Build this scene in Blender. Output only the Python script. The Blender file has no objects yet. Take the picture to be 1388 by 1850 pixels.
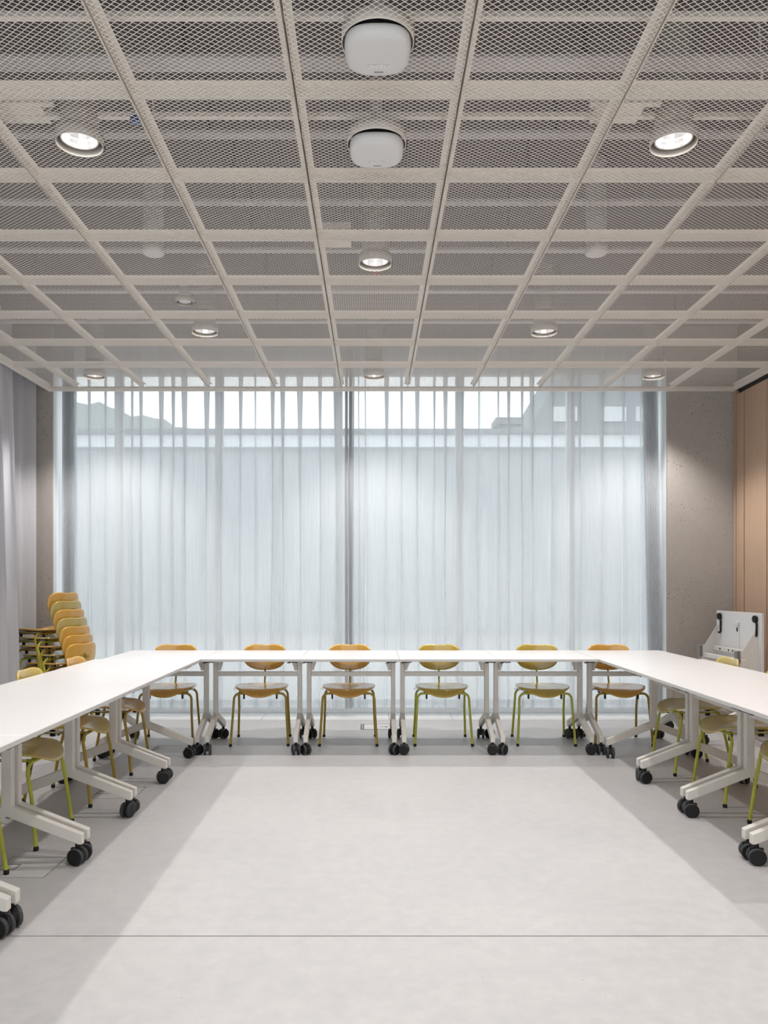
import bpy, math, random
from mathutils import Vector, Matrix
random.seed(7)
sc = bpy.context.scene
col = sc.collection
PI = math.pi

# ---------------------------------------------------------------- camera
H = 1.31
cam_d = bpy.data.cameras.new('camera')
cam = bpy.data.objects.new('camera', cam_d); col.objects.link(cam)
cam.location = (0, 0, H); cam.rotation_euler = (PI/2, 0, 0)
cam_d.sensor_fit = 'HORIZONTAL'; cam_d.sensor_width = 36
cam_d.lens = 1430/1388*36
cam_d.shift_x = 22/1388; cam_d.shift_y = 130/1388
cam_d.clip_start = 0.05; cam_d.clip_end = 300
sc.camera = cam

# ---------------------------------------------------------------- world: overcast sky
w = bpy.data.worlds.new('overcast_sky'); sc.world = w; w.use_nodes = True
bg = w.node_tree.nodes['Background']
bg.inputs[0].default_value = (0.955, 0.975, 1.0, 1); bg.inputs[1].default_value = 2.05

# ---------------------------------------------------------------- exposure
vs = sc.view_settings
vs.view_transform = 'Standard'; vs.look = 'None'; vs.gamma = 1; vs.use_curve_mapping = False
vs.exposure = 0.36
LAMP_W = 46.0

try:
    sc.cycles.max_bounces = 10; sc.cycles.transparent_max_bounces = 24
    sc.cycles.diffuse_bounces = 5
except Exception: pass

# ================================================================ materials
def srgb(r, g, b):
    f = lambda c: (c/255/12.92) if c/255 <= .04045 else ((c/255+.055)/1.055)**2.4
    return (f(r), f(g), f(b), 1)

def mat(name, color, rough=.5, metal=0.0, spec=.5, coat=0.0, emis=None, es=0):
    m = bpy.data.materials.new(name); m.use_nodes = True
    b = m.node_tree.nodes['Principled BSDF']
    b.inputs['Base Color'].default_value = color
    b.inputs['Roughness'].default_value = rough
    b.inputs['Metallic'].default_value = metal
    b.inputs['Specular IOR Level'].default_value = spec
    b.inputs['Coat Weight'].default_value = coat
    if emis: b.inputs['Emission Color'].default_value = emis; b.inputs['Emission Strength'].default_value = es
    return m

class NT:
    def __init__(s, m): s.m = m; s.t = m.node_tree; s.b = s.t.nodes['Principled BSDF']
    def n(s, typ, **kw):
        x = s.t.nodes.new(typ)
        for k, v in kw.items(): setattr(x, k, v)
        return x
    def l(s, a, b): s.t.links.new(a, b)
    def coord(s, scale=(1,1,1), out='Object'):
        tc = s.n('ShaderNodeTexCoord'); mp = s.n('ShaderNodeMapping')
        mp.inputs['Scale'].default_value = scale
        s.l(tc.outputs[out], mp.inputs[0]); return mp.outputs[0]
    def noise(s, vec, scale, detail=4, rough=.5, dist=0):
        x = s.n('ShaderNodeTexNoise'); x.inputs['Scale'].default_value = scale
        x.inputs['Detail'].default_value = detail; x.inputs['Roughness'].default_value = rough
        x.inputs['Distortion'].default_value = dist
        s.l(vec, x.inputs['Vector']); return x.outputs[0]
    def ramp(s, fac, stops):
        r = s.n('ShaderNodeValToRGB'); e = r.color_ramp.elements
        while len(e) < len(stops): e.new(.5)
        for i, (p, c) in enumerate(stops): e[i].position = p; e[i].color = c
        s.l(fac, r.inputs[0]); return r.outputs[0]
    def mix(s, fac, a, b, mode='MIX'):
        x = s.n('ShaderNodeMix'); x.data_type = 'RGBA'; x.blend_type = mode
        for i, v in ((0, fac), (6, a), (7, b)):
            if isinstance(v, (float, int)): x.inputs[i].default_value = v
            elif isinstance(v, tuple): x.inputs[i].default_value = v
            else: s.l(v, x.inputs[i])
        return x.outputs[2]
    def bump(s, h, strength=.2, dist=.01):
        x = s.n('ShaderNodeBump'); x.inputs['Strength'].default_value = strength
        x.inputs['Distance'].default_value = dist
        s.l(h, x.inputs['Height']); s.l(x.outputs[0], s.b.inputs['Normal'])

M = {}
M['table_top'] = mat('table_top_white', (.665, .655, .655, 1), .32, spec=.45)
M['table_edge'] = mat('table_edge_grey', (.55, .54, .53, 1), .45)
M['frame'] = mat('frame_warm_white', (.67, .64, .595, 1), .42)
M['black'] = mat('black_plastic', (.008, .008, .009, 1), .5, spec=.3)
M['tyre'] = mat('castor_tyre_grey', (.05, .05, .053, 1), .6, spec=.3)
M['chrome'] = mat('chrome', (.7, .7, .7, 1), .22, metal=1)
M['steel'] = mat('dull_steel', (.25, .24, .23, 1), .4, metal=.8)
M['amber_metal'] = mat('amber_paint', (.36, .245, .02, 1), .38, spec=.5)
M['lime_metal'] = mat('lime_paint', (.42, .43, .045, 1), .38, spec=.5)

def wood(name, c1, c2, rough=.35, scale=(1, 14, 1), coat=.9):
    m = mat(name, c1, rough, coat=coat); t = NT(m)
    v = t.coord(scale)
    n1 = t.noise(v, 9, 5, .6, .6)
    t.l(t.ramp(n1, [(.3, c1), (.7, c2)]), t.b.inputs['Base Color'])
    t.b.inputs['Coat Roughness'].default_value = .16
    return m
M['amber_ply'] = wood('amber_plywood', (.62, .325, .042, 1), (.70, .385, .06, 1), scale=(10, 1, 1))
M['yellow_ply'] = wood('yellow_plywood', (.53, .37, .055, 1), (.62, .44, .075, 1), scale=(10, 1, 1))
M['olive_ply'] = wood('olive_plywood', (.47, .355, .085, 1), (.54, .42, .11, 1), scale=(10, 1, 1))

m = mat('floor_concrete', (.5, .49, .49, 1), .42, spec=.4); t = NT(m)
v = t.coord(); n1 = t.noise(v, .9, 6, .6, .4); n2 = t.noise(v, 14, 5, .65); n3 = t.noise(v, 130, 2, .5)
c = t.ramp(n1, [(.3, (.355, .348, .351, 1)), (.7, (.445, .433, .435, 1))])
c = t.mix(.5, c, t.ramp(n2, [(.35, (.360, .358, .360, 1)), (.65, (.445, .434, .436, 1))]))
vo = t.n('ShaderNodeTexVoronoi'); vo.inputs['Scale'].default_value = 9; t.l(v, vo.inputs['Vector'])
pit = t.ramp(vo.outputs['Distance'], [(.025, (.55, .55, .55, 1)), (.04, (1, 1, 1, 1))])
c = t.mix(.6, c, pit, 'MULTIPLY')
t.l(c, t.b.inputs['Base Color'])
r = t.n('ShaderNodeMapRange'); r.inputs[3].default_value = .36; r.inputs[4].default_value = .52; t.l(n2, r.inputs[0]); t.l(r.outputs[0], t.b.inputs['Roughness'])
t.bump(n3, .05, .002)
M['floor'] = m

def concrete(name, a, b, pits=True):
    m = mat(name, a, .75, spec=.25); t = NT(m)
    v = t.coord(); n1 = t.noise(v, 1.6, 7, .65, .5); n2 = t.noise(v, 22, 5, .65); n4 = t.noise(v, 3.2, 3, .5)
    c = t.ramp(n1, [(.3, a), (.72, b)])
    c = t.mix(.35, c, t.ramp(n2, [(.3, a), (.7, b)]))
    if pits:
        vo = t.n('ShaderNodeTexVoronoi'); vo.inputs['Scale'].default_value = 30; t.l(v, vo.inputs['Vector'])
        gate = t.ramp(n4, [(.42, (0, 0, 0, 1)), (.56, (1, 1, 1, 1))])
        pit = t.ramp(vo.outputs['Distance'], [(.11, (0, 0, 0, 1)), (.17, (1, 1, 1, 1))])
        inv = t.mix(gate, (1, 1, 1, 1), pit)
        c = t.mix(.65, c, inv, 'MULTIPLY')
        t.bump(inv, .5, .004)
    t.l(c, t.b.inputs['Base Color']); return m
M['concrete'] = concrete('wall_concrete', (.37, .34, .315, 1), (.46, .43, .40, 1))
M['plaster'] = mat('plaster_white', (.62, .60, .58, 1), .8)
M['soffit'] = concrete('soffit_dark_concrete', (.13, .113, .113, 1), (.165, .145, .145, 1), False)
M['duct'] = mat('duct_pale_grey', (.60, .565, .565, 1), .5)
M['mesh'] = mat('mesh_beige_paint', (.86, .815, .76, 1), .45)
M['tray'] = mat('tray_beige_paint', (.86, .81, .745, 1), .5)
M['collar'] = mat('collar_greige', (.60, .56, .51, 1), .5)
M['ap_white'] = mat('access_point_white', (.72, .71, .71, 1), .45)
M['ap_logo'] = mat('logo_silver', (.95, .95, .95, 1), .2, metal=.0)
M['ap_logo_dark'] = mat('logo_grey', (.30, .29, .29, 1), .5)
M['lamp'] = mat('lamp_disc', (1, 1, 1, 1), .5, emis=(1, .97, .93, 1), es=16)
M['blue'] = mat('blue_plug', (.01, .11, .30, 1), .4)
M['red'] = mat('red_lens', (.6, .05, .05, 1), .4)
M['alu'] = mat('aluminium_window_frame', (.86, .87, .88, 1), .5)
M['hatch'] = concrete('hatch_concrete', (.40, .39, .385, 1), (.47, .46, .455, 1), False)
M['groove'] = mat('dark_groove', (.07, .065, .06, 1), .8)
M['joint'] = mat('joint_sealant', (.22, .17, .14, 1), .8)
M['stone'] = concrete('threshold_stone', (.46, .46, .46, 1), (.54, .54, .54, 1), False)
M['facade'] = mat('facade_render', (.42, .44, .46, 1), .9)
M['parapet'] = mat('parapet_white', (.72, .75, .78, 1), .9)
M['roof'] = mat('roof_tiles_grey', (.23, .25, .27, 1), .9)
M['paving'] = mat('outside_paving', (.42, .42, .42, 1), .9)
M['leaves'] = mat('hill_foliage', (.26, .29, .28, 1), .9)  # pale grey of distance haze is mixed into the foliage colour
M['win_out'] = mat('outside_window_pane', (.35, .42, .48, 1), .1)

m = mat('oak_veneer', (.5, .33, .22, 1), .45); t = NT(m)
v = t.coord((14, 14, .5)); n1 = t.noise(v, 6, 6, .6, .4); v2 = t.coord((1, 1, .15)); n2 = t.noise(v2, 1.5, 2)
c = t.ramp(n1, [(.3, (.46, .31, .21, 1)), (.7, (.56, .39, .275, 1))])
c = t.mix(.3, c, t.ramp(n2, [(.35, (.44, .30, .21, 1)), (.65, (.56, .40, .29, 1))]))
t.l(c, t.b.inputs['Base Color']); M['oak'] = m

m = mat('chrome_reflector', (.92, .92, .94, 1), .28, metal=1); M['reflector'] = m

def fabric(name, colr, opac, trans=.55):
    """woven sheer: thread coverage rises at grazing angles, threads part diffuse part translucent"""
    m = bpy.data.materials.new(name); m.use_nodes = True
    nt = m.node_tree; nt.nodes.clear(); N = nt.nodes.new; L = nt.links.new
    out = N('ShaderNodeOutputMaterial'); tr = N('ShaderNodeBsdfTransparent')
    df = N('ShaderNodeBsdfDiffuse'); tl = N('ShaderNodeBsdfTranslucent'); mx = N('ShaderNodeMixShader'); m2 = N('ShaderNodeMixShader')
    tc = N('ShaderNodeTexCoord'); mp = N('ShaderNodeMapping'); mp.inputs['Scale'].default_value = (1, 1, .05)
    nz = N('ShaderNodeTexNoise'); nz.inputs['Scale'].default_value = 60; nz.inputs['Detail'].default_value = 4
    L(tc.outputs['Object'], mp.inputs[0]); L(mp.outputs[0], nz.inputs['Vector'])
    cr = N('ShaderNodeValToRGB'); e = cr.color_ramp.elements
    e[0].position = .3; e[0].color = tuple(c*.92 for c in colr[:3])+(1,); e[1].position = .7; e[1].color = colr
    L(nz.outputs[0], cr.inputs[0])
    L(cr.outputs[0], df.inputs[0]); L(cr.outputs[0], tl.inputs[0])
    mx.inputs[0].default_value = trans; L(df.outputs[0], mx.inputs[1]); L(tl.outputs[0], mx.inputs[2])
    # coverage = 1-(1-opac)^(1/cos)
    ge = N('ShaderNodeNewGeometry'); dt = N('ShaderNodeVectorMath'); dt.operation = 'DOT_PRODUCT'
    L(ge.outputs['Normal'], dt.inputs[0]); L(ge.outputs['Incoming'], dt.inputs[1])
    ab = N('ShaderNodeMath'); ab.operation = 'ABSOLUTE'; L(dt.outputs['Value'], ab.inputs[0])
    mxm = N('ShaderNodeMath'); mxm.operation = 'MAXIMUM'; mxm.inputs[1].default_value = .12; L(ab.outputs[0], mxm.inputs[0])
    dv = N('ShaderNodeMath'); dv.operation = 'DIVIDE'; dv.inputs[0].default_value = 1; L(mxm.outputs[0], dv.inputs[1])
    pw = N('ShaderNodeMath'); pw.operation = 'POWER'; pw.inputs[0].default_value = 1-opac; L(dv.outputs[0], pw.inputs[1])
    sb = N('ShaderNodeMath'); sb.operation = 'SUBTRACT'; sb.inputs[0].default_value = 1; L(pw.outputs[0], sb.inputs[1])
    L(sb.outputs[0], m2.inputs[0]); L(tr.outputs[0], m2.inputs[1]); L(mx.outputs[0], m2.inputs[2])
    L(m2.outputs[0], out.inputs[0]); return m
M['sheer'] = fabric('sheer_curtain_fabric', (.81, .825, .845, 1), .60, .58)
M['hem'] = fabric('sheer_hem_fabric', (.66, .69, .72, 1), .80, .45)
M['side_curtain'] = fabric('grey_curtain_fabric', (.74, .74, .78, 1), .92, .3)

def glass():
    m = bpy.data.materials.new('window_glass'); m.use_nodes = True
    nt = m.node_tree; nt.nodes.clear(); N = nt.nodes.new
    out = N('ShaderNodeOutputMaterial'); tr = N('ShaderNodeBsdfTransparent'); gl = N('ShaderNodeBsdfGlossy'); mx = N('ShaderNodeMixShader'); lw_ = N('ShaderNodeLayerWeight'); lw_.inputs[0].default_value = .5; p5 = N('ShaderNodeMath'); p5.operation = 'POWER'; p5.inputs[1].default_value = 5; fr = N('ShaderNodeMath'); fr.operation = 'MULTIPLY_ADD'
    tr.inputs[0].default_value = (.93, .96, .96, 1); gl.inputs['Roughness'].default_value = .02
    fr.inputs[1].default_value = .9; fr.inputs[2].default_value = .04; nt.links.new(lw_.outputs['Facing'], p5.inputs[0]); nt.links.new(p5.outputs[0], fr.inputs[0])
    nt.links.new(fr.outputs[0], mx.inputs[0]); nt.links.new(tr.outputs[0], mx.inputs[1]); nt.links.new(gl.outputs[0], mx.inputs[2])
    nt.links.new(mx.outputs[0], out.inputs[0]); return m
M['glass'] = glass()
M['reveal_white'] = mat('reveal_white_lacquer', (.9, .91, .92, 1), .6)

# ================================================================ mesh helpers
class MB:
    def __init__(s): s.v = []; s.f = []; s.sm = []
    def add(s, vs_, fs, smooth=False):
        o = len(s.v); s.v += [tuple(p) for p in vs_]; s.f += [tuple(i+o for i in f) for f in fs]; s.sm += [smooth]*len(fs)
        return s
    def box(s, x0, x1, y0, y1, z0, z1):
        return s.add([(x, y, z) for z in (z0, z1) for y in (y0, y1) for x in (x0, x1)],
              [(0, 2, 3, 1), (4, 5, 7, 6), (0, 1, 5, 4), (2, 6, 7, 3), (0, 4, 6, 2), (1, 3, 7, 5)])
    def prism(s, pts, axis, a0, a1):
        """polygon pts (2D) extruded along axis 'x','y','z'"""
        def P(p, a): return {'x': (a, p[0], p[1]), 'y': (p[0], a, p[1]), 'z': (p[0], p[1], a)}[axis]
        n = len(pts)
        return s.add([P(p, a0) for p in pts]+[P(p, a1) for p in pts],
              [tuple(range(n))[::-1], tuple(range(n, 2*n))]+[(i, (i+1) % n, n+(i+1) % n, n+i) for i in range(n)])
    def tube(s, path, r, n=10, cap=True):
        path = [Vector(p) for p in path]; rings = []
        up = None
        for i, p in enumerate(path):
            d = (path[min(i+1, len(path)-1)]-path[max(i-1, 0)]).normalized()
            if up is None:
                up = Vector((0, 0, 1)) if abs(d.z) < .9 else Vector((1, 0, 0))
            u = (up-d*up.dot(d)).normalized(); up = u; w_ = d.cross(u)
            rings.append([p+r*(math.cos(a)*u+math.sin(a)*w_) for a in [2*PI*k/n for k in range(n)]])
        vv = [q for ring in rings for q in ring]; ff = []
        for i in range(len(rings)-1):
            for k in range(n): ff.append((i*n+k, i*n+(k+1) % n, (i+1)*n+(k+1) % n, (i+1)*n+k))
        s.add(vv, ff, True)
        if cap:
            s.add(rings[0], [tuple(range(n))[::-1]]); s.add(rings[-1], [tuple(range(n))])
        return s
    def lathe(s, prof, n=24, c=(0, 0, 0), axis='z', smooth=True):
        vv = []
        for r_, h in prof:
            for k in range(n):
                a = 2*PI*k/n; x, y = r_*math.cos(a), r_*math.sin(a)
                p = {'z': (x, y, h), 'x': (h, x, y), 'y': (x, h, y)}[axis]
                vv.append((p[0]+c[0], p[1]+c[1], p[2]+c[2]))
        ff = []
        for i in range(len(prof)-1):
            for k in range(n): ff.append((i*n+k, i*n+(k+1) % n, (i+1)*n+(k+1) % n, (i+1)*n+k))
        return s.add(vv, ff, smooth)
    def disc(s, r_, h, n=24, c=(0, 0)):
        return s.add([(c[0]+r_*math.cos(2*PI*k/n), c[1]+r_*math.sin(2*PI*k/n), h) for k in range(n)], [tuple(range(n))])
    def mesh(s, name, m):
        me = bpy.data.meshes.new(name); me.from_pydata(s.v, [], s.f)
        me.polygons.foreach_set('use_smooth', s.sm); me.materials.append(m); me.validate(); me.update()
        return me
    def build(s, name, m, parent=None, bevel=0, fix=True):
        me = s.mesh(name, m)
        if fix:
            import bmesh
            b = bmesh.new(); b.from_mesh(me); bmesh.ops.recalc_face_normals(b, faces=b.faces); b.to_mesh(me); b.free()
        o = bpy.data.objects.new(name, me); col.objects.link(o)
        if parent: o.parent = parent
        if bevel:
            bv = o.modifiers.new('bevel', 'BEVEL'); bv.width = bevel; bv.segments = 2; bv.limit_method = 'ANGLE'
        return o

def empty(name, loc=(0, 0, 0), rz=0):
    o = bpy.data.objects.new(name, None); col.objects.link(o)
    o.location = loc; o.rotation_euler = (0, 0, rz); o.empty_display_size = .1; return o
def tag(o, label=None, cat=None, group=None, kind=None):
    if label: o['label'] = label
    if cat: o['category'] = cat
    if group: o['group'] = group
    if kind: o['kind'] = kind
    return o
def copy_tree(o, parent=None):
    c = o.copy(); col.objects.link(c)
    if parent: c.parent = parent
    for ch in [x for x in list(bpy.data.objects) if x.parent == o]: copy_tree(ch, c)
    return c
def recolour(o, mp):
    if o.type == 'MESH':
        k = o.data.materials[0]
        if k in mp:
            key = (o.data.name, mp[k].name)
            if key not in recolour.cache:
                d = o.data.copy(); d.materials[0] = mp[k]; recolour.cache[key] = d
            o.data = recolour.cache[key]
    for ch in [x for x in list(bpy.data.objects) if x.parent == o]: recolour(ch, mp)
recolour.cache = {}

# ================================================================ STRUCTURE
XL, XR = -3.55, 3.47          # side walls
YB, YF = 7.60, -1.8           # window-side wall face, wall behind the camera
ZC, ZS = 3.16, 3.78           # mesh ceiling, concrete soffit
YW = 8.10                     # window plane
# floor
fl = MB().box(XL-.2, XR+.3, YF-.2, 8.35, -.20, -.06).build('floor', M['groove']); tag(fl, kind='structure')
def hole_slab(x0, x1, y0, y1, z0, z1, holes):
    b = MB(); xs = sorted({x0, x1}|{h[0] for h in holes}|{h[1] for h in holes}); ys = sorted({y0, y1}|{h[2] for h in holes}|{h[3] for h in holes})
    for i in range(len(xs)-1):
        for j in range(len(ys)-1):
            cx, cy = (xs[i]+xs[i+1])/2, (ys[j]+ys[j+1])/2
            if any(h[0] < cx < h[1] and h[2] < cy < h[3] for h in holes): continue
            b.box(xs[i], xs[i+1], ys[j], ys[j+1], z0, z1)
    return b
HX = [(-1.718, -1.468, 3.535, 3.79), (-1.720, -1.462, 4.84, 5.10), (-1.730, -1.470, 6.16, 6.42)]
OUT = (-.095, .170, 7.12, 7.40)
g = .0065
holes = [(a-g, b+g, c-g, d+g) for a, b, c, d in HX+[OUT]]
hole_slab(XL, XR, 2.949, 7.61, -.06, 0, holes).build('floor_slab', M['floor'], fl)
MB().box(XL, XR, YF, 2.941, -.06, 0).build('floor_slab', M['floor'], fl)
MB().box(XL, XR, 2.941, 2.949, -.06, -.003).build('floor_joint', M['joint'], fl)
# threshold stones along the window
x = XL; k = 0
while x < XR-.01:
    x2 = min(x+.62, XR)
    MB().box(x, x2-.004, 7.618, 8.35, -.06, .0).build('threshold_stone', M['stone'], fl); x = x2
# hatches set into the floor
for i, (a, b, c, d) in enumerate(HX):
    h = empty('floor_hatch', ((a+b)/2, (c+d)/2, 0))
    tag(h, ['flush square floor hatch lying under the nearest visible left table joint',
            'flush square floor hatch under the middle of the left table row',
            'flush square floor hatch in the left corner of the table ring'][i], 'floor hatch')
    w2, d2 = (b-a)/2, (d-c)/2
    MB().box(-w2, w2, -d2, d2, -.05, 0).build('lid', M['hatch'], h)
    fr = MB(); 
    fr.box(-w2+.002, -w2+.075, -.035, -.030, 0, .0015); fr.box(-w2+.002, -w2+.075, .030, .035, 0, .0015); fr.box(-w2+.075, -w2+.08, -.035, .035, 0, .0015)
    fr.build('flap_frame', M['steel'], h)
h = empty('floor_outlet', ((OUT[0]+OUT[1])/2, (OUT[2]+OUT[3])/2, 0)); tag(h, 'flush rectangular floor outlet cover with small lettering near the sheer curtain', 'floor outlet')
w2, d2 = (OUT[1]-OUT[0])/2, (OUT[3]-OUT[2])/2
MB().box(-w2, w2, -d2, d2, -.05, 0).build('lid', M['stone'], h)
f_ = MB(); f_.box(-w2, w2, -d2, -d2+.006, 0, .002); f_.box(-w2, w2, d2-.006, d2, 0, .002); f_.box(-w2, -w2+.006, -d2, d2, 0, .002); f_.box(w2-.006, w2, -d2, d2, 0, .002)
f_.build('rim', M['steel'], h)
MB().box(-w2+.012, -w2+.024, -d2+.02, d2-.02, 0, .002).build('slot', M['groove'], h)

def text_obj(txt, size, m, parent, loc, rot, ext=.0008, name='lettering'):
    c = bpy.data.curves.new(name, 'FONT'); c.body = txt; c.size = size; c.extrude = ext; c.align_x = 'CENTER'; c.align_y = 'CENTER'
    o = bpy.data.objects.new(name, c); col.objects.link(o)
    dg = bpy.context.evaluated_depsgraph_get(); dg.update()
    me = bpy.data.meshes.new_from_object(o.evaluated_get(dg)); me.materials.clear(); me.materials.append(m)
    col.objects.unlink(o); bpy.data.objects.remove(o)
    o = bpy.data.objects.new(name, me); col.objects.link(o); o.parent = parent; o.location = loc; o.rotation_euler = rot
    return o
text_obj('VE', .07, M['steel'], h, (w2-.06, 0, .001), (0, 0, 0))

# ceiling soffit and its ducts
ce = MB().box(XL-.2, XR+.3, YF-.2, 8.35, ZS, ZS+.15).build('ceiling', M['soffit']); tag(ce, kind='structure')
for y in (1.9, 2.55, 3.157, 3.66, 4.31, 4.93, 5.62, 6.27):
    dw = .045 if y < 3.5 else .026
    MB().box(-3.1, 3.40, y-dw, y+dw, 3.38, 3.395).build('beam', M['duct'], ce)
    for xx in (-2.4, -.75, .85, 2.4):
        MB().box(xx-.008, xx+.008, y-.008, y+.008, 3.395, ZS).build('hanger', M['steel'], ce)
for y in (2.14, 2.754, 3.34):
    MB().box(-3.1, 3.40, y-.012, y+.012, 3.275, 3.295).build('support_rail', M['tray'], ce)

# walls
def struct(o, kind='structure'): return tag(o, kind=kind)
struct(MB().box(XL-.2, XL, YF-.2, YB, 0, ZS).build('wall_left', M['concrete']))
wr = struct(MB().box(XR+.04, XR+.24, YF-.2, YB, 0, ZS).build('wall_right', M['groove']))
seams = [7.60, 7.54, 7.375, 6.95, 6.05, 5.15, 4.25, 3.35, 2.45, 1.55, .65, -.25, -1.15, -1.8]
for a, b in zip(seams[:-1], seams[1:]):
    top = 3.155 if a == 7.60 else 3.112
    gp = .009 if b > 6.9 else .005
    MB().box(XR, XR+.035, b+gp, a-gp, .02, top).build('wood_panel', M['oak'], wr, bevel=.0015)
wb = MB(); wb.box(XL-.2, -3.07, YB, YB+.03, 0, ZS); wb.box(2.838, XR+.24, YB, YB+.03, 0, ZS)
struct(wb.build('wall_back', M['concrete']))
wb = MB(); wb.box(XL-.2, XL, YB+.03, 8.35, 0, ZS); wb.box(XR, XR+.2, YB+.03, 8.35, 0, ZS); wb.box(XL, XR, YW-.06, YW+.2, 3.48, ZS)
struct(wb.build('wall_window_reveal', M['plaster']))
rv = MB(); rv.prism([(-3.09, 7.63), (-3.07, 7.63), (-3.15, 8.05), (-3.17, 8.05)], 'z', .0, 3.48)
rv.prism([(2.838, 7.63), (2.858, 7.63), (2.90, 8.05), (2.88, 8.05)], 'z', .0, 3.48)
struct(rv.build('trim_1', M['reveal_white']))
wb = MB(); wb.box(XL-.2, XL+.3, YF-.2, YF, 0, ZS); wb.box(XR-.3, XR+.3, YF-.2, YF, 0, ZS); wb.box(XL+.3, XR-.3, YF-.2, YF, 3.3, ZS)  # wall opened up for the added glazing
struct(wb.build('wall_front', M['plaster']))
win2 = struct(empty('window_2', (0, YF-.1, 0)))  # unseen glazing added behind the camera to bring in more daylight
m2 = [XL+.35, -2.0, -.7, .6, 1.9, XR-.35]
for xx in m2: MB().box(xx-.05, xx+.05, -.05, .05, .06, 3.24).build('mullion', M['alu'], win2)
MB().box(XL+.3, XR-.3, -.05, .05, 0, .008).build('sill_rail', M['alu'], win2); MB().box(XL+.3, XR-.3, -.05, .05, 3.24, 3.30).build('head_rail', M['alu'], win2)
for a, b in zip(m2[:-1], m2[1:]): MB().box(a+.05, b-.05, -.006, .006, .06, 3.24).build('pane', M['glass'], win2)

# window
win = struct(empty('window_1', (0, YW, 0)))
mull = [XL+.06, -2.583, -1.558, -.34, .895, 2.03, XR-.06]
for i, xx in enumerate(mull):
    MB().box(xx-.04, xx+.04, -.04, .04, .008, 3.44).build('mullion', M['alu'], win, bevel=.004)
MB().box(XL, XR, -.05, .05, 0, .06).build('sill_rail', M['alu'], win)
MB().box(XL, XR, -.04, .04, 3.44, 3.48).build('head_rail', M['alu'], win)
for a, b in zip(mull[:-1], mull[1:]):
    MB().box(a+.04, b-.04, -.006, .006, .008, 3.44).build('pane', M['glass'], win)

# ---------------------------------------------------------------- ceiling trays of expanded metal
LW, SW = .0300, .0232
def expanded(w_, d_, phi=172, hole=None, hy=0, wr_=.0027, th=.0005, lw=LW, sw=SW):
    """diamond lattice of twisted strands filling w_ x d_"""
    nx = int(round(w_/lw*2)); ny = int(round(d_/sw*2)); lx = w_/nx; ly = d_/ny
    ph = math.radians(phi); cx_ = (0, math.cos(ph)*wr_/2, math.sin(ph)*wr_/2); nx_ = (0, -math.sin(ph)*th/2, math.cos(ph)*th/2)
    cor = [tuple(a*cx_[k]+b*nx_[k] for k in range(3)) for a, b in ((1, 1), (-1, 1), (-1, -1), (1, -1))]
    V = []; F = []
    for i in range(nx):
        for j in range(ny):
            if (i+j) % 2: p, q = (i, j+1), (i+1, j)
            else: p, q = (i, j), (i+1, j+1)
            A = (p[0]*lx-w_/2, p[1]*ly-d_/2); B = (q[0]*lx-w_/2, q[1]*ly-d_/2)
            if hole and math.hypot((A[0]+B[0])/2, (A[1]+B[1])/2-hy) < hole: continue
            o = len(V)
            for P in (A, B):
                for c3 in cor: V.append((P[0]+c3[0], P[1]+c3[1], c3[2]))
            for k in range(4): F.append((o+k, o+(k+1) % 4, o+4+(k+1) % 4, o+4+k))
    me = bpy.data.meshes.new('expanded_mesh'); me.from_pydata(V, [], F); me.materials.append(M['mesh']); me.update(); return me
def tray(w_, d_, far=.04):
    b = MB(); h_ = .040; t_ = .0015; x_, y_ = w_/2, d_/2
    b.box(-x_, -x_+t_, -y_, y_, 0, h_); b.box(x_-t_, x_, -y_, y_, 0, h_)
    b.box(-x_, x_, -y_, -y_+t_, 0, h_); b.box(-x_, x_, y_-t_, y_, 0, far)
    b.box(-x_, -x_+.025, -y_, y_, h_, h_+t_); b.box(x_-.025, x_, -y_, y_, h_, h_+t_)
    b.box(-x_+.025, x_-.025, -y_, -y_+.045, h_, h_+t_); 
    if far > .03: b.box(-x_+.025, x_-.025, y_-.045, y_, h_, h_+t_)
    me = b.mesh('ceiling_panel', M['tray'])
    return me
xl = [-3.07, -2.79]+[-2.79+.625*i for i in range(1, 11)]; xl[-1] = 3.44
yl = [7.56, 7.50]+[7.395-.625*i for i in range(1, 12)]
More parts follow.
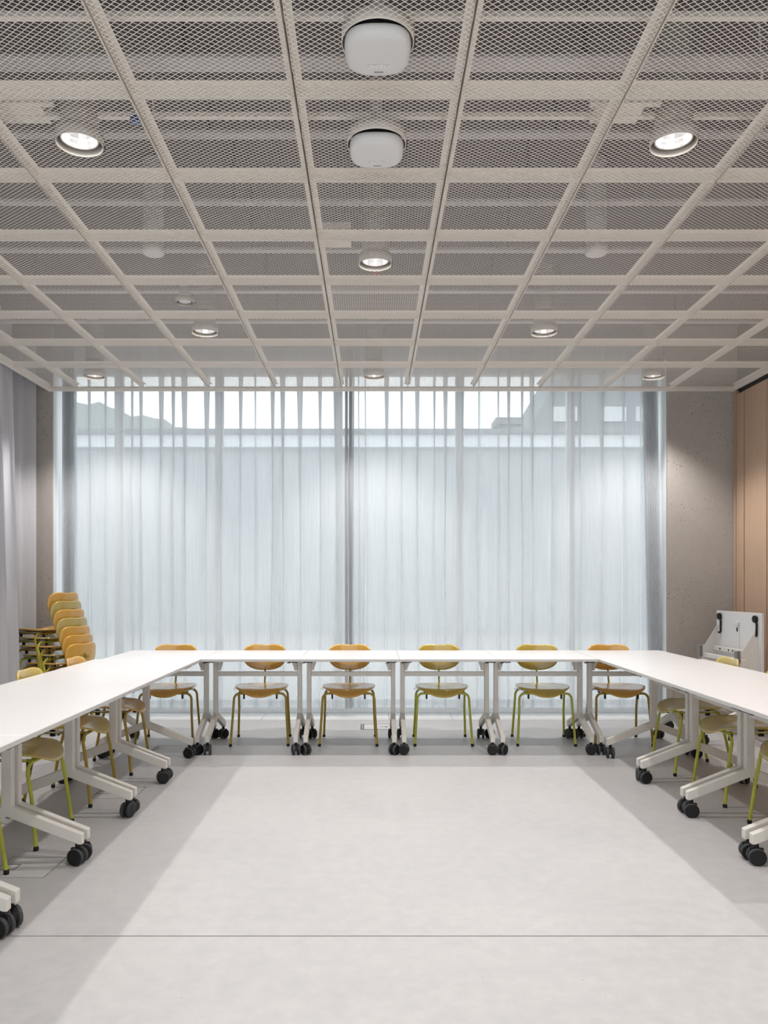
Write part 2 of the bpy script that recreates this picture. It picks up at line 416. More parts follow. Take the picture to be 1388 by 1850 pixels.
# column/row centres: yl rows centre 7.0825, 6.4575, 5.8325, ...
lamps = [(-1.23, 3.33), (1.27, 3.33), (.02, 4.58), (-1.23, 5.83), (1.27, 5.83), (-2.48, 7.08), (.02, 7.08), (2.52, 7.08), (-2.48, 4.58), (2.52, 4.58),
         (-2.48, 2.08), (.02, 2.08), (2.52, 2.08), (-1.23, .83), (1.27, .83)]
aps = [(.02, 2.7075), (.02, 3.3325)]
spots_small = [(-1.23, 5.2075)]
cache = {}
def near(lst, x_, y_): return any(abs(a-x_) < .2 and abs(b-y_) < .2 for a, b in lst)
for i in range(len(xl)-1):
    for j in range(1, len(yl)-1):
        x0, x1, y1, y0 = xl[i], xl[i+1], yl[j], yl[j+1]
        cx, cy = (x0+x1)/2, (y0+y1)/2; w_, d_ = x1-x0-.009, y1-y0-.006
        typ = 'ap' if near(aps, cx, cy) else 'lamp' if near(lamps, cx, cy) else 'spot' if near(spots_small, cx, cy) else 'flip' if near([(.02, 5.2075)], cx, cy) else 'plain'
        far = .012 if j == 1 else .04
        key = (typ, round(w_, 3), round(d_, 3))
        if key not in cache:
            hole = {'ap': .122, 'lamp': .098, 'spot': .062}.get(typ)
            cache[key] = (tray(w_, d_, far), expanded(w_-.004, d_-.004, 150 if typ == 'flip' else 172, hole, 7.08-cy if j == 1 else 0))
        o = bpy.data.objects.new('ceiling_panel', cache[key][0]); col.objects.link(o); o.parent = ce; o.location = (cx, cy, ZC)
        e = bpy.data.objects.new('expanded_mesh', cache[key][1]); col.objects.link(e); e.parent = o; e.location = (0, 0, .001); e['kind'] = 'stuff'
# edge trims
MB().box(-3.07, 3.44, 7.502, 7.520, ZC-.002, ZC+.022).build('edge_profile', M['tray'], ce)
MB().box(-3.07, 3.44, 7.560, 7.590, ZC-.004, ZC+.014).build('edge_profile', M['tray'], ce)
MB().box(-3.095, -3.065, .52, 7.59, ZC-.006, ZC+.045).build('edge_profile', M['tray'], ce)
MB().box(3.435, 3.469, .52, 7.59, ZC-.006, ZC+.03).build('edge_profile', M['tray'], ce)

# ---------------------------------------------------------------- downlights
def downlight():
    r = empty('downlight', (0, 0, 0))
    p = [(.0935, -.004), (.0965, -.004), (.0965, .05), (.0935, .05), (.0935, -.004)]
    MB().lathe(p, 40).build('collar', M['collar'], r, fix=False)
    MB().lathe([(.072, .018), (.0735, .016), (.078, .018), (.078, .15), (.072, .15)], 40).build('housing', M['collar'], r)
    MB().lathe([(.078, .15), (.075, .151), (.075, .50), (.0, .50)], 32).build('cylinder', M['tray'], r)
    prof = [(.072, .018), (.068, .035), (.061, .055), (.050, .075)]
    MB().lathe(prof, 22, smooth=False).build('reflector', M['reflector'], r, fix=False)
    MB().disc(.050, .075, 22).build('lamp_disc', M['lamp'], r)
    return r
D0 = downlight()
L0 = bpy.data.lights.new('downlight_beam', 'SPOT'); L0.energy = LAMP_W; L0.spot_size = math.radians(104); L0.spot_blend = .6; L0.shadow_soft_size = .045; L0.color = (1, .955, .92)
dlab = ['recessed round downlight through mesh ceiling, front left above the tables', 'recessed round downlight through mesh ceiling, front right',
        'recessed round downlight in the middle of the ceiling behind the white access points', 'small-looking downlight left of centre, third ring back in the ceiling',
        'small-looking downlight right of centre, third ring back in the ceiling', 'leftmost downlight of the row nearest the sheer curtain',
        'middle downlight of the row nearest the sheer curtain', 'rightmost downlight of the row nearest the sheer curtain']
for i, (x_, y_) in enumerate(lamps):
    o = D0 if i == 0 else copy_tree(D0)
    o.location = (x_, y_, ZC)
    tag(o, dlab[i] if i < len(dlab) else 'downlight set in the mesh ceiling outside the photographed view', 'downlight', 'round downlights in the mesh ceiling')
    lo = bpy.data.objects.new('downlight_beam', L0); col.objects.link(lo); lo.parent = o; lo.location = (0, 0, .012)
# driver boxes beside the two front lamps
for x_, y_, s_, lb in ((-1.23, 3.33, -1, 'pale box-shaped lamp driver above the mesh beside the front left downlight'), (1.27, 3.33, -1, 'pale box-shaped lamp driver above the mesh beside the front right downlight'),
                       (.02, 4.58, -1, 'pale box-shaped lamp driver above the mesh beside the central downlight')):
    d = empty('lamp_driver', (x_-.24, y_+.0, ZC+.12)); tag(d, lb, 'lamp driver', 'lamp drivers above the mesh ceiling')
    MB().box(-.10, .10, -.06, .06, 0, .10).build('box_body', M['tray'], d, bevel=.004)
    MB().box(-.13, .16, -.09, -.06, 0, .012).build('mounting_strip', M['tray'], d)
for x_, y_, lb in ((-.975, 3.30, 'blue cable plug above the mesh right of the front left downlight'), (1.52, 3.13, 'blue cable plug above the mesh right of the front right downlight')):
    d = empty('cable_plug', (x_, y_, ZC+.07)); tag(d, lb, 'cable plug', 'blue cable plugs above the mesh ceiling')
    MB().box(-.032, .032, -.014, .014, 0, .026).box(-.02, .0, -.02, .02, .004, .03).build('plug_body', M['blue'], d, bevel=.003)
    MB().tube([(.03, 0, .01), (.05, .02, .02), (.05, .05, .08), (.04, .06, .35)], .005, 6).build('cable', M['tray'], d)
# round smoke detectors above the mesh
for x_, lb in ((-1.27, 'white round detector on its stem above the mesh, left side of ceiling'), (1.305, 'white round detector on its stem above the mesh, right side of ceiling')):
    d = empty('smoke_detector', (x_, 4.60, ZC+.06)); tag(d, lb, 'smoke detector', 'round detectors above the mesh ceiling')
    MB().lathe([(.0, 0), (.04, .0), (.060, .008), (.065, .02), (.065, .05), (0, .05)], 28).build('detector_head', M['ap_white'], d)
    MB().lathe([(.058, .05), (.058, .55)], 24).build('stem', M['duct'], d)
# small accent spot
d = empty('accent_spot', (-1.23, 5.2075, ZC)); tag(d, 'small round accent spot with white ring in the left part of the mesh ceiling', 'spotlight')
MB().lathe([(.058, -.003), (.061, -.003), (.061, .03), (.058, .03), (.058, -.003)], 28).build('collar', M['collar'], d, fix=False)
MB().lathe([(.0, .012), (.022, .012), (.024, .006), (.040, .008), (.042, .03), (.03, .12), (0, .12)], 28).build('spot_head', M['ap_white'], d)
# red indicator
d = MB().box(-.02, .02, -.006, .006, 0, .008).build('indicator_light', M['red']); d.location = (.02, 4.74, ZC+.006); tag(d, 'tiny red indicator just beyond the central downlight', 'indicator light')

# ---------------------------------------------------------------- access points
def sq(r, n=48, p=2.9):
    out = []
    for k in range(n):
        a = 2*PI*k/n; c_, s_ = math.cos(a), math.sin(a)
        q = (abs(c_)**p+abs(s_)**p)**(-1/p); out.append((r*q*c_, r*q*s_))
    return out
for i, (x_, y_) in enumerate(aps):
    a = empty('access_point', (x_, y_, ZC-.020)); tag(a, ['white rounded square wireless access point nearest the camera in the mesh ceiling', 'second white rounded square wireless access point, further back in the mesh ceiling'][i], 'access point', 'wireless access points in the ceiling')
    n = 48; prof = [(.1115, .010), (.113, -.002), (.1115, -.014), (.105, -.024), (.09, -.029), (.055, -.031), (.0, -.031)]
    V = [(px_, py_, z_) for r_, z_ in prof for px_, py_ in sq(r_ if r_ > 0 else 1e-4)]
    F = [(q*n+k, q*n+(k+1) % n, (q+1)*n+(k+1) % n, (q+1)*n+k) for q in range(len(prof)-1) for k in range(n)]
    F.append(tuple(range(n)))
    MB().add(V, F, True).build('cover', M['ap_white'], a)
    prof = [(.104, .010), (.104, .032), (.075, .038), (1e-4, .038)]
    V = [(px_, py_, z_) for r_, z_ in prof for px_, py_ in sq(r_)]
    F = [(q*n+k, q*n+(k+1) % n, (q+1)*n+(k+1) % n, (q+1)*n+k) for q in range(len(prof)-1) for k in range(n)]
    MB().add(V, F, True).build('base_plate', M['black'], a)
    MB().lathe([(.1215, .018), (.1245, .018), (.1245, .062), (.1215, .062), (.1215, .018)], 48).build('collar', M['tray'], a, fix=False)
    MB().box(-.022, .022, -.022, .022, .034, .60).build('stem', M['duct'], a)
    text_obj('aruba', .036, M['ap_logo'], a, (.004, .042 if i == 0 else .045, -.0312), (PI, 0, 0))
    text_obj('aruba', .036, M['ap_logo_dark'], a, (.004, .0405 if i == 0 else .0435, -.0308), (PI, 0, 0), name='lettering_shade')
    MB().box(-.012, .02, .073, .079, -.0312, -.0302).build('small_lettering', M['ap_logo_dark'], a)

# ================================================================ CURTAINS
def curtain(name, x0, x1, yc, z0, z1, pitch, amp, m, label, cat, along='x', seed=1, hem=.085, bow=0, gather=None):
    rnd = random.Random(seed)
    # irregular fold phases
    xs = [x0]; 
    while xs[-1] < x1:
        st = pitch*rnd.uniform(.62, 1.45)
        if gather and gather(xs[-1]): st *= .42
        xs.append(xs[-1]+st)
    am = [amp*rnd.uniform(.5, 1.25) for _ in xs]; lean = [rnd.uniform(-.35, .35) for _ in xs]; drift = [rnd.uniform(-.018, .018) for _ in xs]
    S = 16; cols = []
    for i in range(len(xs)-1):
        for s_ in range(S):
            u = s_/S; cols.append((i, u))
    root = empty(name, (0, 0, 0)); tag(root, label, cat)
    def pt(i, u, z):
        t_ = (z-z0)/(z1-z0)
        j = min(i+1, len(xs)-1)
        xx = xs[i]*(1-u)+xs[j]*u
        a_ = (am[i]*(1-u)+am[j]*u)*(1-.25*t_)
        dr = (drift[i]*(1-u)+drift[j]*u)*math.sin(t_*PI*.9+i)*(1-t_)
        le = lean[i]*(1-u)+lean[j]*u
        yy = a_*math.cos(2*PI*u)+.25*a_*math.cos(4*PI*u+le*4)
        xx += dr-(xs[j]-xs[i])*math.sin(2*PI*u)*(.12+.22*t_*t_)*(1+le)
        return (xx, yc+yy, z) if along == 'x' else (yc+yy+bow*(1-t_), xx, z)
    def sheet(za, zb, nz):
        V = []; F = []; nc = len(cols)
        for k in range(nz+1):
            z = za+(zb-za)*k/nz
            for (i, u) in cols:
                V.append(pt(i, u, z))
        for k in range(nz):
            for c_ in range(nc-1): F.append((k*nc+c_, k*nc+c_+1, (k+1)*nc+c_+1, (k+1)*nc+c_))
        return MB().add(V, F, True)
    sheet(z0+hem, z1, 14).build('cloth', m, root, fix=False)
    if hem: sheet(z0, z0+hem, 2).build('hem', M['hem'] if m is M['sheer'] else m, root, fix=False)
    sheet(z1, z1+.07, 1).build('heading_tape', M['hem'], root, fix=False)
    return root
YC = 7.80
ca = curtain('curtain', -3.04, -.235, YC, .085, 3.60, .145, .038, M['sheer'], 'long white sheer curtain covering the left half of the window wall', 'curtain', seed=3, gather=lambda x: x < -2.95 or x > -.30)
cb = curtain('curtain', -.195, 2.80, YC+.03, .085, 3.60, .150, .038, M['sheer'], 'long white sheer curtain covering the right half of the window wall', 'curtain', seed=11, gather=lambda x: x < -.1 or x > 2.70)
def gathered(parent, x0, x1, n, dep, lean=0):
    P = []
    for k in range(n*8+1):
        t_ = k/(n*8); P.append((x0+(x1-x0)*t_+.006*math.sin(2*PI*n*t_*2), YC-.01+dep*math.cos(2*PI*n*t_)))
    V = []; F = []; m_ = len(P)
    for zz in (.085, 1.2, 2.4, 3.60):
        for p in P: V.append((p[0]+lean*(1-zz/3.6), p[1], zz))
    for r_ in range(3):
        for k in range(m_-1): F.append((r_*m_+k, r_*m_+k+1, (r_+1)*m_+k+1, (r_+1)*m_+k))
    MB().add(V, F, True).build('gathered_edge', M['sheer'], parent, fix=False)
gathered(ca, -3.04, -2.93, 6, .035); gathered(ca, -.262, -.238, 2, .03)
gathered(cb, -.222, -.196, 3, .045); gathered(cb, 2.66, 2.795, 6, .04, .07)
tr_ = MB().box(-3.5, 3.4, YC-.02, YC+.03, 3.675, 3.70).build('curtain_rail', M['tray']); tag(tr_, 'long straight curtain rail above the sheer curtains', 'curtain rail')
curtain('side_curtain', 3.0, 6.86, -3.17, .04, 3.60, .17, .045, M['side_curtain'], 'opaque grey curtain hanging along the left wall', 'curtain', along='y', seed=5, bow=.08)
# the last stretch, pushed back towards the wall behind the chair stack
def back_curtain():
    root = empty('side_curtain', (0, 0, 0)); tag(root, 'short grey curtain end behind the chair stack, beside the left concrete pier', 'curtain')
    path = []
    for k in range(90):
        t_ = k/89
        bx = -3.47+.24*t_**1.6; by = 6.93+.62*t_
        a_ = .028*math.sin(2*PI*t_*4.2+.6)
        path.append((bx+a_*.9, by+a_*.35))
    V = []; F = []
    for zz in (.04, 1.0, 2.0, 3.0, 3.6):
        for p in path: V.append((p[0], p[1], zz))
    for r_ in range(4):
        for k in range(89): F.append((r_*90+k, r_*90+k+1, (r_+1)*90+k+1, (r_+1)*90+k))
    MB().add(V, F, True).build('cloth', M['side_curtain'], root, fix=False)
back_curtain()

# ================================================================ CHAIRS (front towards -Y)
def chair():
    r = empty('plywood_chair')
    wd, mt = M['amber_ply'], M['amber_metal']
    # seat shell
    n, rings = 56, 9
    def outline(a):
        c_, s_ = math.cos(a), math.sin(a)
        p = 2.7; q = (abs(c_)**p+abs(s_)**p)**(-1/p)
        x_, y_ = .217*q*c_, .215*q*s_
        if y_ > 0: x_ *= 1-.16*(y_/.215)**2
        else: y_ *= 1+.06*(1-(abs(x_)/.217)**2); x_ *= 1-.05*(y_/.215)**2
        return x_, y_-.01
    def zs(x_, y_):
        z = .452+.018*(abs(x_)/.217)**2.2
        z += .010*max(0, (y_-.05)/.16)**2
        f = max(0, (-y_-.10)/.13)
        z -= .042*f**2*(1-(x_/.24)**2)
        z -= .010*math.exp(-((x_/.12)**2+((y_-.04)/.12)**2))
        return z
    V = []; F = []
    for top in (1, 0):
        for k in range(1, rings+1):
            for i in range(n):
                x_, y_ = outline(2*PI*i/n); s_ = k/rings; x_ *= s_; y_ = (y_+.01)*s_-.01
                V.append((x_, y_, zs(x_, y_)-(0 if top else .011)))
    def ring(t_, k, i): return (t_*rings+k)*n+i % n
    for t_ in (0, 1):
        for k in range(rings-1):
            for i in range(n): F.append((ring(t_, k, i), ring(t_, k, i+1), ring(t_, k+1, i+1), ring(t_, k+1, i)))
        F.append(tuple(ring(t_, 0, i) for i in range(n)))
    for i in range(n): F.append((ring(0, rings-1, i), ring(0, rings-1, i+1), ring(1, rings-1, i+1), ring(1, rings-1, i)))
    MB().add(V, F, True).build('seat', wd, r)
    # backrest: shield with a rounded belly and a nearly straight, softly dipped top
    def ob(a):
        c_, s_ = math.cos(a), math.sin(a)
        if s_ >= 0:
            p = 4.4; q = (abs(c_)**p+abs(s_)**p)**(-1/p); x_, z_ = .183*q*c_, .105*q*s_
            x_ *= 1-.06*(z_/.105)**2; z_ -= .008*math.exp(-(x_/.065)**2)*max(0, z_/.105)**3
        else:
            p = 2.25; q = (abs(c_)**p+abs(s_)**p)**(-1/p); x_, z_ = .183*q*c_, .120*q*s_
        return x_, z_
    V = []; F = []
    for top in (1, 0):
        for k in range(1, rings+1):
            for i in range(n):
                x_, z_ = ob(2*PI*i/n); s_ = k/rings; x_ *= s_; z_ *= s_
                y_ = .262-1.25*x_*x_+.10*z_+(0 if top else .010)
                V.append((x_, y_, .685+z_))
    for t_ in (0, 1):
        for k in range(rings-1):
            for i in range(n): F.append((ring(t_, k, i), ring(t_, k, i+1), ring(t_, k+1, i+1), ring(t_, k+1, i)))
        F.append(tuple(ring(t_, 0, i) for i in range(n)))
    for i in range(n): F.append((ring(0, rings-1, i), ring(0, rings-1, i+1), ring(1, rings-1, i+1), ring(1, rings-1, i)))
    MB().add(V, F, True).build('backrest', wd, r)
    # post
    b = MB().tube([(0, .10, .425), (0, .16, .425), (0, .195, .432), (0, .222, .455), (0, .240, .50), (0, .262, .60), (0, .276, .655)], .008, 8)
    b.build('back_post', mt, r)
    b = MB().box(-.052, .052, .272, .280, .655, .680); b.box(-.012, .012, .266, .280, .64, .70); b.build('back_bracket', mt, r, bevel=.002)
    for sx in (-1, 1):
        MB().lathe([(0, .249), (.006, .249), (.0065, .252), (.0065, .256)], 10, (sx*.042, 0, .668), 'y').build('screw', M['chrome'], r)
    for sx in (-1, 1):
        # front leg: vertical splay and a bend in under the seat
        for nm, yf, yt, xf, xt in (('leg', -.215, -.165, .232, .205), ('leg', .185, .105, .220, .200)):
            P = [(sx*xf, yf, .012), (sx*(xf*.4+xt*.6), yf*.4+yt*.6, .26), (sx*(xt+.006), yt, .37)]
            for k in range(1, 7):
                a = PI/2*k/6; P.append((sx*(xt+.006-.045*(1-math.cos(a))), yt, .37+.05*math.sin(a)))
            P.append((sx*.06, yt, .4205))
            lg = MB().tube(P, .0098, 10).build(nm, mt, r)
            MB().lathe([(0, 0), (.0115, 0), (.0125, .004), (.0125, .018), (.0105, .022)], 12, (sx*xf, yf, 0)).build('foot_cap', M['black'], lg)
    b = MB()
    for yy in (-.165, .105): b.tube([(-.065, yy, .4205), (.065, yy, .4205)], .0095, 8)
    for sx in (-1, 1): b.tube([(sx*.135, -.165, .4205), (sx*.135, .105, .4205)], .0085, 8)
    b.build('seat_frame', mt, r)
    b = MB()
    for sx in (-1, 1): b.tube([(sx*.150, -.13, .428), (sx*.190, -.05, .436), (sx*.205, .03, .436), (sx*.14, .10, .428)], .003, 6)
    b.build('link_rod', M['chrome'], r)
    for sx in (-1, 1):
        MB().box(sx*.133-.007, sx*.133+.007, -.150, -.125, .372, .414).build('stacking_buffer', M['black'], r, bevel=.002)
        MB().box(sx*.133-.009, sx*.133+.009, .03, .06, .398, .436).build('seat_clip', M['black'], r, bevel=.002)
    b = MB().tube([(-.222+.009*math.cos(a), -.02+.0*a, .440+.009*math.sin(a)) for a in [2*PI*k/10 for k in range(11)]], .0022, 6)
    b.build('link_hook', M['chrome'], r)
    return r
C0 = chair()
AM = {}
LI = {M['amber_ply']: M['yellow_ply'], M['amber_metal']: M['lime_metal']}
OL = {M['amber_ply']: M['olive_ply'], M['amber_metal']: M['lime_metal']}
YEL = {M['amber_ply']: M['yellow_ply']}
first = [True]
def place(x_, y_, rz, label, group, pal=None, z=0, tilt=0):
    if first[0]: o = C0; first[0] = False
    else: o = copy_tree(C0)
    o.location = (x_, y_, z); o.rotation_euler = (tilt, 0, rz)
    if pal: pending.append((o, pal))
    tag(o, label, 'chair', group); return o
pending = []
R = math.radians
for x_, rz, pal, lb in ((-1.685, 2, None, 'amber plywood chair with amber legs behind the left corner table'),
                    (-.915, 2, None, 'amber plywood chair, second from left behind the far table row'),
                    (-.190, 0, None, 'amber plywood chair in front of the dark curtain meeting line'),
                    (.580, 0, LI, 'yellow plywood chair with lime legs just right of centre behind the far tables'),
                    (1.418, -2, LI, 'yellow plywood chair with lime legs, second from right behind the far tables'),
                    (2.040, -1, None, 'amber plywood chair at the right corner of the far table row')):
    place(x_, 6.60, R(rz), lb, 'chairs behind the far table row', pal)
for y_, rz, pal, lb in ((5.64, 91, None, 'amber plywood chair tucked into the left tables, nearest the corner'),
                    (4.87, 90, YEL, 'yellow plywood chair, second from the corner under the left tables'),
                    (4.12, 90, OL, 'olive yellow chair with lime legs, third from the corner on the left'),
                    (3.34, 90, OL, 'lime legged chair cut by the left edge of the photo')):
    place(-1.865, y_, R(rz), lb, 'chairs along the left tables', pal)
for y_, rz, lb in ((5.62, -91, 'olive yellow chair nearest the corner under the right tables'),
                    (4.87, -90, 'olive yellow chair, second from the corner under the right tables'),
                    (4.10, -89, 'olive yellow chair cut by the right edge of the photo')):
    place(2.285, y_, R(rz), lb, 'chairs along the right tables', OL)
# stack
fa = R(-113); fx, fy = math.sin(fa), -math.cos(fa)
stk = [(None, 'lowest visible amber chair of the stack by the left curtain'), (None, 'amber chair second from the bottom of the left stack'),
       (None, 'amber chair third from the bottom of the left stack'), (OL, 'olive chair in the middle of the left stack'),
       (None, 'amber chair third from the top of the left stack'), (OL, 'olive chair with lime legs, second from the top of the left stack'),
       (None, 'topmost amber chair of the stack by the left curtain')]
for k, (pal, lb) in enumerate(stk):
    place(-2.80+fx*.034*k, 7.13+fy*.034*k, fa, lb, 'stacked chairs by the left curtain', pal, z=.0745*k)
for o, pal in pending: recolour(o, pal)

# ================================================================ TABLES (length along X, depth along Y)
L_, D_, TT = .751, .80, .74
def leg_bm():
    b = MB()
    hw = .025
    pts = [(-hw, .69), (-hw, .272), (-.352, .145), (-.352, .097), (-.335, .097), (0, .226), (.335, .097), (.352, .097), (.352, .145), (hw, .272), (hw, .69)]
    b.prism(pts[::-1], 'x', -.0175, .0175)
    return b
def caster(parent, x_, y_, ang):
    c = MB(); c.lathe([(.011, .076), (.011, .100)], 12)
    c.box(-.008, .008, -.030, .030, .030, .078)
    # hood arc between the wheels
    P = [(-.008+0, .036*math.cos(a), .040+.036*math.sin(a)) for a in [PI*k/10 for k in range(11)]]
    c.prism([(.038*math.cos(a), .042+.038*math.sin(a)) for a in [PI*k/10 for k in range(11)]], 'x', -.010, .010)
    o = c.build('caster', M['black'], parent); o.location = (x_, y_, 0); o.rotation_euler = (0, 0, ang)
    for s_ in (-1, 1):
        wl = MB().lathe([(0, s_*.011), (.036, s_*.011), (.040, s_*.014), (.040, s_*.026), (.037, s_*.029)], 24, (0, 0, .040), 'x', smooth=False)
        wo = wl.build('wheel', M['tyre'], o)
        hb = MB().lathe([(.0365, s_*.0288), (.034, s_*.0302), (.0, s_*.0305)], 24, (0, 0, .040), 'x', smooth=False).build('wheel_cap', M['black'], o)
    return o
def table():
    r = empty('folding_table')
    tp = MB().box(-L_/2, L_/2, -D_/2, D_/2, TT-.021, TT).build('tabletop', M['table_top'], r, bevel=.002)
    e = MB(); e.box(-L_/2-.0008, L_/2+.0008, -D_/2-.0012, -D_/2, TT-.0195, TT-.003); e.box(-L_/2-.0008, L_/2+.0008, D_/2, D_/2+.0012, TT-.0195, TT-.003)
    e.box(-L_/2-.0012, -L_/2, -D_/2, D_/2, TT-.0195, TT-.003); e.box(L_/2, L_/2+.0012, -D_/2, D_/2, TT-.0195, TT-.003)
    e.build('edge_band', M['table_edge'], tp)
    for sx in (-1, 1):
        lg = leg_bm().build('leg', M['frame'], r, bevel=.004); lg.location = (sx*(L_/2-.036), 0, 0)
        b = MB(); b.prism([(-.06, .719), (.06, .719), (.04, .64), (.018, .615), (-.018, .615), (-.04, .64)], 'x', 0, .004)
        b.box(-.008, .012, -.10, .10, .713, .719)
        q = -sx; b.prism([(0, .719), (q*.052, .719), (q*.040, .695), (q*.034, .66), (q*.026, .64), (q*.018, .612), (0, .612)], 'y', -.022, -.018); b.prism([(0, .719), (q*.052, .719), (q*.040, .695), (q*.034, .66), (q*.026, .64), (q*.018, .612), (0, .612)], 'y', .018, .022)
        br = b.build('hinge_bracket', M['frame'], r); br.location = (sx*(L_/2-.036)+(.0185 if sx < 0 else -.0225), 0, 0)
        bo = MB().lathe([(0, .0), (.009, .0), (.009, .012), (0, .014)], 12, (0, -.012, .665), 'x').build('bolt', M['chrome'], br)
        bo.location = (.004 if sx < 0 else -.012, 0, 0)
        for sy in (-1, 1):
            lt = MB().box(-.035, .035, -.014, .014, .7105, .7185).box(-.045, -.02, -.006, .006, .706, .712).build('latch', M['black'], r)
            lt.location = (sx*(L_/2-.055), sy*(D_/2-.03), 0)
            a = random.Random(round(sx*3+sy*7)).uniform(-.5, .5)
            caster(r, sx*(L_/2-.036), sy*.325, a)
    MB().box(-L_/2+.0535, L_/2-.0535, -.016, .016, .566, .602).build('crossbeam', M['frame'], r, bevel=.003)
    return r
T0 = table(); tfirst = [True]
def put_table(x_, y_, rz, label, group):
    global T0
    if tfirst[0]: o = T0; tfirst[0] = False
    else: o = copy_tree(T0)
    o.location = (x_, y_, 0); o.rotation_euler = (0, 0, rz); tag(o, label, 'table', group)
    rr = random.Random(label)
    for ch in [c for c in bpy.data.objects if c.parent == o and c.name.startswith('caster')]:
        ch.rotation_euler = (0, 0, rr.choice([0, .15, -.2, .6, -.7, 1.4, .35]))
    return o
XA, XB, Y0, PT = -1.30, 1.722, 6.0, .755
far = [(XA-L_/2-.002, 'white folding table forming the left corner of the U'),
       (XA+PT*.5, 'white far row table next to the left corner table'),
       (XA+PT*1.5, 'white far row table left of the middle joint, beside the floor outlet'),
       (XA+PT*2.5, 'white far row table right of the middle joint'),
       (XA+PT*3.5, 'white far row table next to the right corner table'),
       (XB+L_/2+.002, 'white folding table forming the right corner of the U')]
for x_, lb in far: put_table(x_, Y0+D_/2+.001, 0, lb, 'white folding tables on castors in a U')
lft = ['left wing table adjoining the corner table', 'second left wing table from the corner', 'third left wing table from the corner, meeting the picture edge', 'fourth left wing table from the corner, mostly cut off', 'nearest left one, only a foot and castors showing']
rgt = ['right wing table adjoining the corner table', 'second right wing table from the corner', 'third right wing table from the corner, cut by the edge', 'nearest right wing table, only feet and castors showing']
for k, lb in enumerate(lft): put_table(XA-D_/2, Y0-PT*(k+.5), PI/2, 'white folding table, '+lb, 'white folding tables on castors in a U')
for k, lb in enumerate(rgt): put_table(XB+D_/2, Y0-PT*(k+.5), PI/2, 'white folding table, '+lb, 'white folding tables on castors in a U')

# the folded table parked by the wall: top tipped upright, underside to the room
def parked():
    r = empty('folded_table', (3.12, 6.82, 0), R(-90)+R(3)); tag(r, 'white table tipped upright on castors, parked between concrete and oak wall', 'table')
    # local x along length (world y), local -y faces the room (-x world)
    W = .375
    MB().box(-W, W, .035, .058, .27, 1.07).build('tabletop', M['table_top'], r, bevel=.003)
    for sx in (-1, 1):
        lg = leg_bm().build('leg', M['frame'], r, bevel=.004); lg.location = (sx*(W-.045), -.10, 0)
        # triangular hinge gusset from post to tabletop
        MB().prism([(.035, .95), (.035, .56), (-.03, .50), (-.125, .56), (-.125, .70)][::-1], 'x', sx*(W-.045)-.024, sx*(W-.045)-.019).build('gusset', M['frame'], r)
        MB().box(sx*(W-.045)-.03, sx*(W-.045)+.02, -.155, -.125, .66, .76).build('stop_block', M['steel'], r, bevel=.003)
        MB().prism([(-.15, .76), (-.07, .76), (-.05, .66), (-.08, .61), (-.14, .63)][::-1], 'x', sx*(W-.045)-.030, sx*(W-.045)-.025).build('hinge_plate', M['frame'], r)
        MB().lathe([(0, 0), (.012, .002), (.013, .006), (.013, .012)], 14, (sx*(W-.045)-.037, -.095, .67), 'x').build('bolt', M['chrome'], r)
        # black linking arm with its rosette
        x_ = sx*(W-.075)
        a = MB(); a.lathe([(0, -.008), (.026, -.008), (.028, 0), (.028, .010)], 12, (x_, .022, 1.02), 'y')
        for k in range(9):
            an = 2*PI*k/9; a.lathe([(0, -.012), (.0055, -.011), (.006, 0), (.006, .01)], 8, (x_+.024*math.cos(an), .02, 1.02+.024*math.sin(an)), 'y')
        a.tube([(x_+.008, .026, 1.0), (x_+.018, .026, .97), (x_+.014, .026, .93), (x_+.016, .026, .89), (x_+.004, .024, .872), (x_-.014, .022, .878)], .008, 8)
        a.build('linking_arm', M['black'], r)
        for sy in (-1, 1): caster(r, sx*(W-.045), -.10+sy*.325, .3*sy)
    MB().box(-W+.06, W-.06, -.115, -.085, .655, .692).build('crossbeam', M['frame'], r, bevel=.003)
    MB().box(-W+.06, W-.06, -.02, .0, .715, .755).build('tilt_rail', M['frame'], r, bevel=.003)
    for xx in (-.20, -.05, .02, .12, .2): MB().box(xx-.006, xx+.006, -.024, -.018, .728, .744).build('rail_hole', M['black'], r)
    MB().box(-.03, .03, .02, .036, .955, .985).build('catch', M['frame'], r, bevel=.003)
    MB().box(-.006, .03, .031, .036, .66, .95).build('stiffening_strip', M['table_top'], r)
    for zz in (.68, .90): MB().box(-.006, .006, .026, .034, zz, zz+.035).build('strip_slot', M['black'], r)
    return r
parked()

# ================================================================ OUTSIDE
o = MB().box(-60, 60, 8.355, 90, -.25, -.02).build('outside_ground', M['paving']); struct(o)
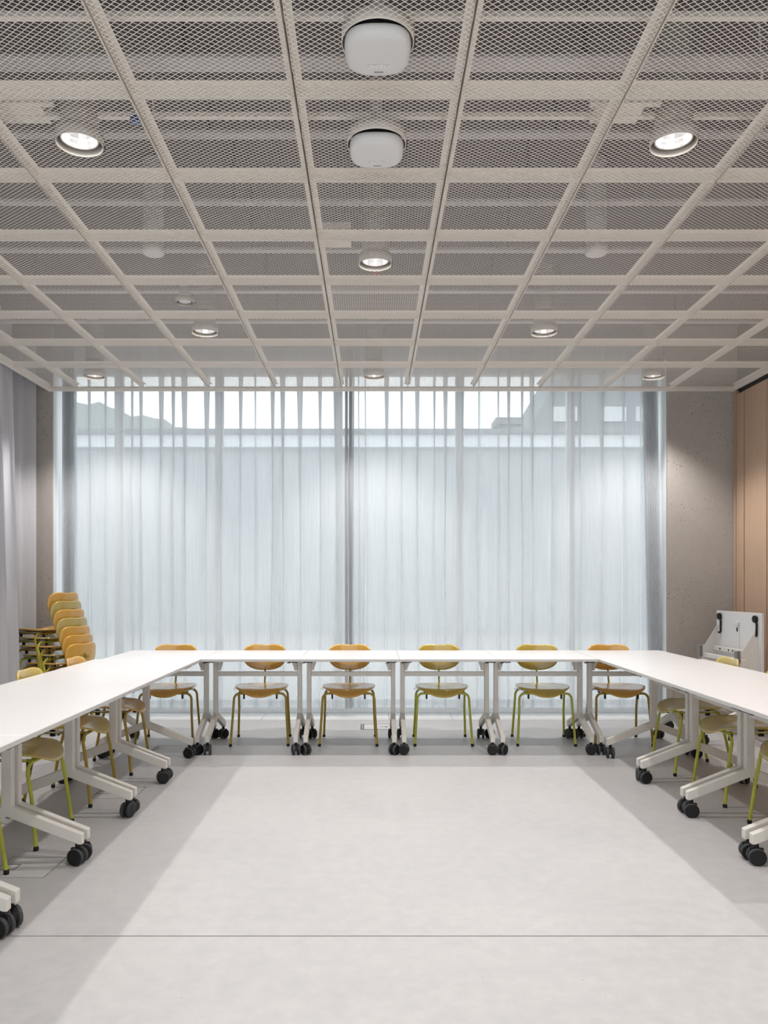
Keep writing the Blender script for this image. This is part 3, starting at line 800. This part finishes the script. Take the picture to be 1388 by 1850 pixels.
# building across the yard
b = empty('opposite_building', (0, 22, 0)); tag(b, 'long pale building across the yard, dim through the sheer curtain', 'building')
MB().box(-26, 26, 0, 6, -.2, 5.08).build('wall', M['facade'], b)
MB().box(-26, 26, -.25, 6, 5.08, 5.42).build('parapet', M['parapet'], b)
MB().box(-26, 26, -.35, 6, 5.42, 5.56).build('cornice', M['roof'], b)
# gabled house behind, right
h = empty('gabled_house', (15.0, 33, 0)); tag(h, 'grey gabled house rising behind the opposite building at right', 'building')
MB().box(-7, 9, 0, 8, 0, 8.4).build('wall', M['facade'], h)
MB().prism([(-8.6, 7.6), (-6.4, 11.4), (11, 11.4), (11, 7.6)], 'y', -.6, 8).build('roof', M['roof'], h)
for xx in (-7.6, -5.6, -4.2, -1.8, .6): MB().box(xx, xx+1.0, -.68, -.58, 7.95, 8.55).build('window', M['parapet'], h)
c = MB().box(-.38, .38, -.5, .5, 0, 7.4); c.box(-.48, .48, -.6, .6, 7.25, 7.5); c = c.build('chimney', M['roof']); c.location = (5.1, 30, 0); tag(c, 'squat grey chimney stack showing above the parapet right of centre', 'chimney')
# hill left
V = []; F = []; nx_, ny_ = 40, 10
for j in range(ny_+1):
    for i in range(nx_+1):
        u = i/nx_; x_ = -60+48*u; y_ = 75+40*j/ny_
        K = [(-60, 26), (-30, 21), (-23.5, 19.3), (-19.5, 18.4), (-17, 17.2), (-15, 15.8), (-12, 13)]
        for (xa, za), (xb, zb) in zip(K[:-1], K[1:]):
            if xa <= x_ <= xb+1e-6: hh = za+(zb-za)*(x_-xa)/(xb-xa)
        hh += .25*math.sin(i*1.3)+.15*math.sin(i*3.1)
        V.append((x_, y_, hh*math.sin(PI/2*min(1, .02+j/3))))
for j in range(ny_):
    for i in range(nx_): F.append((j*(nx_+1)+i, j*(nx_+1)+i+1, (j+1)*(nx_+1)+i+1, (j+1)*(nx_+1)+i))
o = MB().add(V, F, True).build('wooded_hill', M['leaves']); tag(o, 'dark wooded hill sloping down to the right behind the roofs at left', 'hill')
bpy.context.view_layer.update()
